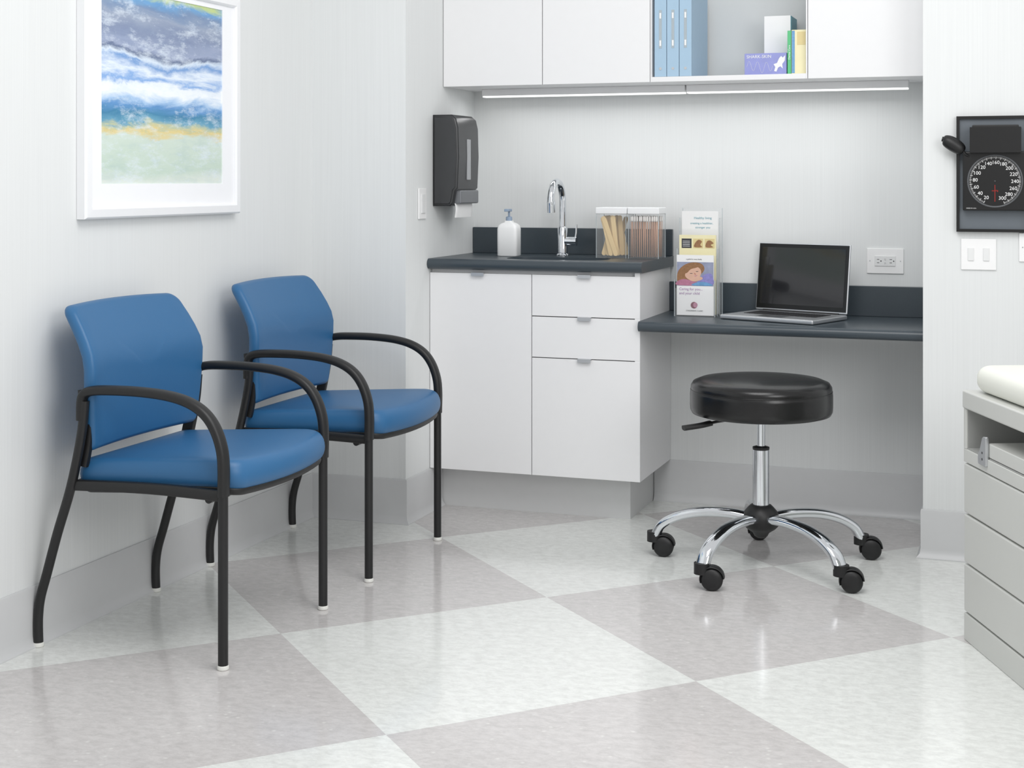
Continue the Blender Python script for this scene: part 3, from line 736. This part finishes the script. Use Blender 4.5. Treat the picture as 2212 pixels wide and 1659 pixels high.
blob('printed_figure',[(0.030,0.242),(0.034,0.262),(0.046,0.266),(0.058,0.256),(0.048,0.250),(0.056,0.242)],-0.0031,M['hair'],b)
for k in range(4): box('text_line',-0.054,-0.028,-0.0034,-0.0029,0.262-0.006*k,0.2635-0.006*k,M['ink'],b)
b=brochure(0.034,0.004,0.370,M['paper'],'white brochure with pale lettering and blue band')
text_mesh('lettering',[('Healthy living',0.012,(0.010,-0.0024,0.345),R90,'CENTER'),('creating a healthier,',0.0105,(0.006,-0.0024,0.326),R90,'CENTER'),('stronger you',0.0105,(0.010,-0.0024,0.311),R90,'CENTER')],M['teal'],b)

# ------------------------------------------------------------ laptop
ang=math.radians(-20.5)
hr=Vector((-0.609,5.21)); dx=Vector((math.cos(ang),math.sin(ang)))
hc=hr-dx*0.182
lp=thing('laptop','open silver laptop with black screen on the desk','laptop',(hc.x,hc.y,zd),ang)
box('laptop_base',-0.182,0.182,-0.245,0.004,0.001,0.017,M['alu'],lp,bev=0.005,seg=3)
lst=[]
for r in range(6):
    for k in range(14):
        x=-0.140+k*0.0203
        if r==5 and 3<=k<=8:
            if k==3: lst.append((x,x+0.0203*6-0.003,-0.040-r*0.019-0.015,-0.040-r*0.019,0.0168,0.0185))
            continue
        lst.append((x,x+0.0173,-0.040-r*0.019-0.016,-0.040-r*0.019,0.0168,0.0185))
boxes('keyboard',lst,M['keys'],lp)
box('trackpad',-0.052,0.052,-0.232,-0.162,0.0165,0.0174,M['steel'],lp)
cyl('hinge',(-0.15,0.000,0.016),(0.15,0.000,0.016),0.006,M['blackpl'],lp)
sc=box('screen_lid',-0.182,0.182,-0.004,0.004,0,0.243,M['alu'],lp,bev=0.0035,seg=3)
sc.location=(0,0.002,0.019); sc.rotation_euler=(math.radians(-7),0,0)
box('bezel',-0.178,0.178,-0.0048,-0.0038,0.006,0.239,M['gauge'],sc)
box('display',-0.166,0.166,-0.0054,-0.0047,0.022,0.226,M['screen'],sc,label='dark glossy display')

# ------------------------------------------------------------ stool
st=thing('rolling_stool','black vinyl round stool with chrome five-star base on casters','stool',(-0.80,4.59,0))
R=0.220
lathe('seat',[(0.05,0.472),(0.20,0.472),(R-0.006,0.476),(R-0.001,0.486),(R,0.500),(R,0.535),(R-0.001,0.544),(R-0.003,0.547),(R-0.002,0.551),(R-0.003,0.561),(R-0.010,0.572),(R-0.030,0.580),(R-0.07,0.584),(0.10,0.586),(0.02,0.587)],M['blackvinyl'],st,n=96,sharp=70)
bm=bmesh.new()
n=96
rings=[]
for k in range(n):
    a=2*math.pi*k/n; cvec=Vector((math.cos(a),math.sin(a),0))
    rings.append([bm.verts.new(cvec*(R-0.0025+0.0018*math.cos(b_))+Vector((0,0,0.5475+0.0018*math.sin(b_)))) for b_ in [2*math.pi*j/8 for j in range(8)]])
for k in range(n):
    for j in range(8): bm.faces.new((rings[k][j],rings[k][(j+1)%8],rings[(k+1)%n][(j+1)%8],rings[(k+1)%n][j]))
bmesh.ops.recalc_face_normals(bm,faces=bm.faces[:])
me=bpy.data.meshes.new('seat_piping'); bm.to_mesh(me); bm.free(); finish('seat_piping',me,M['blackvinyl'],st)
boxes('seat_plate',[(-0.08,0.08,-0.08,0.08,0.462,0.4725)],M['blackpl'],st,bev=0.002)
sweep('height_lever',[(-0.05,-0.04,0.462),(-0.11,-0.09,0.458),(-0.145,-0.12,0.452)],0.0045,0.0045,M['blackpl'],st,ref=(0,0,1),n=10)
sweep('lever_paddle',[(-0.135,-0.112,0.454),(-0.165,-0.135,0.448),(-0.208,-0.166,0.443)],0.015,0.0075,M['blackpl'],st,ref=(0.6,-0.8,0),n=14,exp=3)
lathe('piston',[(0.0125,0.36),(0.0125,0.463)],M['chrome'],st,n=32)
lathe('collar',[(0.0250,0.362),(0.0262,0.364),(0.0262,0.370),(0.016,0.373),(0.0135,0.374)],M['blackpl'],st,n=32)
lathe('column',[(0.0255,0.18),(0.0255,0.362)],M['chrome'],st,n=40)
lathe('hub',[(0.012,0.088),(0.020,0.093),(0.026,0.104),(0.044,0.116),(0.054,0.126),(0.056,0.150),(0.052,0.168),(0.040,0.182),(0.032,0.190),(0.026,0.192)],M['blackpl'],st,n=40,sharp=60)
ca=math.radians(8)
cD=Vector((math.cos(ca),math.sin(ca),0)); cP=Vector((-cD.y,cD.x,0))
for k in range(5):
    a=math.radians(34+72*k); D=Vector((math.cos(a),math.sin(a),0)); Pn=Vector((-D.y,D.x,0))
    prof_=[(0.040,0.150),(0.09,0.156),(0.15,0.156),(0.21,0.149),(0.27,0.131),(0.318,0.102),(0.341,0.066)]
    sweep('leg',[D*r+Vector((0,0,z)) for r,z in prof_],0.0225,0.0150,M['chrome'],st,ref=Pn,n=20,sub=5,exp=2.4,label='curved chrome leg')
    e=D*0.344
    cen=e+cD*0.030
    bm=bmesh.new()
    bm_sweep(bm,[e+Vector((0,0,0.046)),e+Vector((0,0,0.078))],0.0235,0.0235,ref=(1,0,0),n=20,sub=1)
    hood=[cen+cD*(0.0345*math.cos(t_))+Vector((0,0,0.034+0.0345*math.sin(t_))) for t_ in [math.radians(x) for x in (5,30,60,90,120,150,180,200)]]
    bm_sweep(bm,hood,0.019,0.0028,ref=cP,n=12,sub=3,exp=4)
    bm_sweep(bm,[cen-cP*0.021+Vector((0,0,0.034)),cen+cP*0.021+Vector((0,0,0.034))],0.006,0.006,ref=(0,0,1),n=12,sub=1)
    bmesh.ops.recalc_face_normals(bm,faces=bm.faces[:])
    me=bpy.data.meshes.new('caster'); bm.to_mesh(me); bm.free()
    cs=finish('caster',me,M['blackpl'],st,label='black twin-wheel caster'); me.set_sharp_from_angle(angle=math.radians(50))
    for s in (-1,1):
        bm=bmesh.new(); c0=cen+Vector((0,0,0.0325))
        profw=[(0.008,0.002),(0.0295,0.002),(0.0322,0.005),(0.0322,0.017),(0.028,0.0215),(0.014,0.0235),(0.003,0.0235)]
        n=32; rs_=[]
        for rr_,oo in profw:
            rs_.append([bm.verts.new(c0+cP*s*oo+cD*(rr_*math.cos(2*math.pi*j/n))+Vector((0,0,rr_*math.sin(2*math.pi*j/n)))) for j in range(n)])
        for A_,B_ in zip(rs_[:-1],rs_[1:]):
            for j in range(n): bm.faces.new((A_[j],A_[(j+1)%n],B_[(j+1)%n],B_[j]))
        bm.faces.new(rs_[0]); bm.faces.new(rs_[-1][::-1])
        bmesh.ops.recalc_face_normals(bm,faces=bm.faces[:])
        me=bpy.data.meshes.new('wheel'); bm.to_mesh(me); bm.free()
        finish('wheel',me,M['blackpl'],cs); me.set_sharp_from_angle(angle=math.radians(50))

# ------------------------------------------------------------ exam table
ra=math.radians(22.96)
et=thing('exam_table','light grey medical exam table with drawers and cream vinyl cushion','exam table',(-0.172,4.032,0),ra)
LT=-1.6; WT=0.68
boxes('table_body',[(0.020,WT,LT,0,0.0,0.465),(0.0,WT,LT,0,0.4655,0.50),(0.16,WT,LT,-0.02,0.50,0.605),(0.0,0.16,-0.018,0,0.50,0.605)],M['exam'],et,bev=0.002)
boxes('recess_shade_sheets',[(0.157,0.1595,LT+0.05,-0.02,0.503,0.604),(0.004,0.157,LT+0.05,-0.02,0.5005,0.503),(0.004,0.157,-0.0205,-0.0185,0.503,0.604)],M['exam_shade'],et)  # thin sheets added to darken the recess like shade
box('kick_panel',0.0,0.0195,LT+0.001,-0.001,0.0,0.0715,M['exam'],et,bev=0.003)
for za,zb_ in ((0.0755,0.1995),(0.2035,0.3295),(0.3335,0.462)):
    box('drawer',0.0,0.0195,-0.75,-0.001,za,zb_,M['exam'],et,bev=0.005,seg=3)
    box('drawer',0.0,0.0195,LT+0.001,-0.754,za,zb_,M['exam'],et,bev=0.005,seg=3)
boxes('table_deck',[(-0.003,WT+0.004,LT-0.004,0.003,0.605,0.652)],M['exam'],et,bev=0.005,seg=3)
boxes('pull_out_step',[(0.004,0.10,-0.75,-0.155,0.504,0.540)],M['exam'],et,bev=0.003)
bm=bmesh.new()
pl=[(-0.116,0.482),(-0.116,0.506),(-0.128,0.520),(-0.144,0.552),(-0.152,0.556),(-0.166,0.556),(-0.166,0.482)]
A=[bm.verts.new((-0.007,y,z)) for y,z in pl]; B=[bm.verts.new((0.0035,y,z)) for y,z in pl]; n=len(pl)
bm.faces.new(A); bm.faces.new(B[::-1])
for k in range(n): bm.faces.new((A[k],B[k],B[(k+1)%n],A[(k+1)%n]))
bmesh.ops.recalc_face_normals(bm,faces=bm.faces[:])
bmesh.ops.bevel(bm,geom=bm.edges[:],offset=0.0015,segments=2,affect='EDGES')
me=bpy.data.meshes.new('step_bracket'); bm.to_mesh(me); bm.free(); br=finish('step_bracket',me,M['alu'],et,wn=True,label='grey metal bracket')
for zz in (0.498,0.514): cyl('bracket_hole',(-0.0077,-0.146,zz),(-0.0068,-0.146,zz),0.0032,M['slot'],br,n=14)
slab('cushion',0.012,WT-0.012,LT+0.03,-0.018,0.653,0.722,0.055,0.030,M['cream'],et,label='cream vinyl padded top',crown=0.002)

# ------------------------------------------------------------ lights, world, camera
w=bpy.data.worlds.new('World'); scene.world=w; w.use_nodes=True
bg=w.node_tree.nodes['Background']; bg.inputs[0].default_value=(1,1,1,1); bg.inputs[1].default_value=0.72
def area(name,loc,target,sx,sy,en,col=(1,1,1)):
    ld=bpy.data.lights.new(name,'AREA'); ld.shape='RECTANGLE'; ld.size=sx; ld.size_y=sy; ld.energy=en; ld.color=col
    o=bpy.data.objects.new(name,ld); COL.objects.link(o); o.location=loc
    o.rotation_euler=(Vector(target)-Vector(loc)).to_track_quat('-Z','Y').to_euler(); return o
area('ceiling_lamp',(-0.6,2.8,2.68),(-0.9,3.6,0),1.4,1.4,34)
area('side_key_lamp',(1.4,1.2,2.0),(-1.6,4.2,0.6),1.4,1.4,35)  # soft key light added from the right, out of view
cam=bpy.data.cameras.new('Camera'); co=bpy.data.objects.new('Camera',cam); COL.objects.link(co)
cam.sensor_width=36; cam.lens=3184/2212*36; cam.shift_x=0; cam.shift_y=-(829.5-390)/2212
co.location=(0,0,1.2); co.rotation_euler=(math.pi/2,0,math.atan2(1126,3184)); cam.clip_start=0.05
scene.camera=co
scene.view_settings.view_transform='Standard'
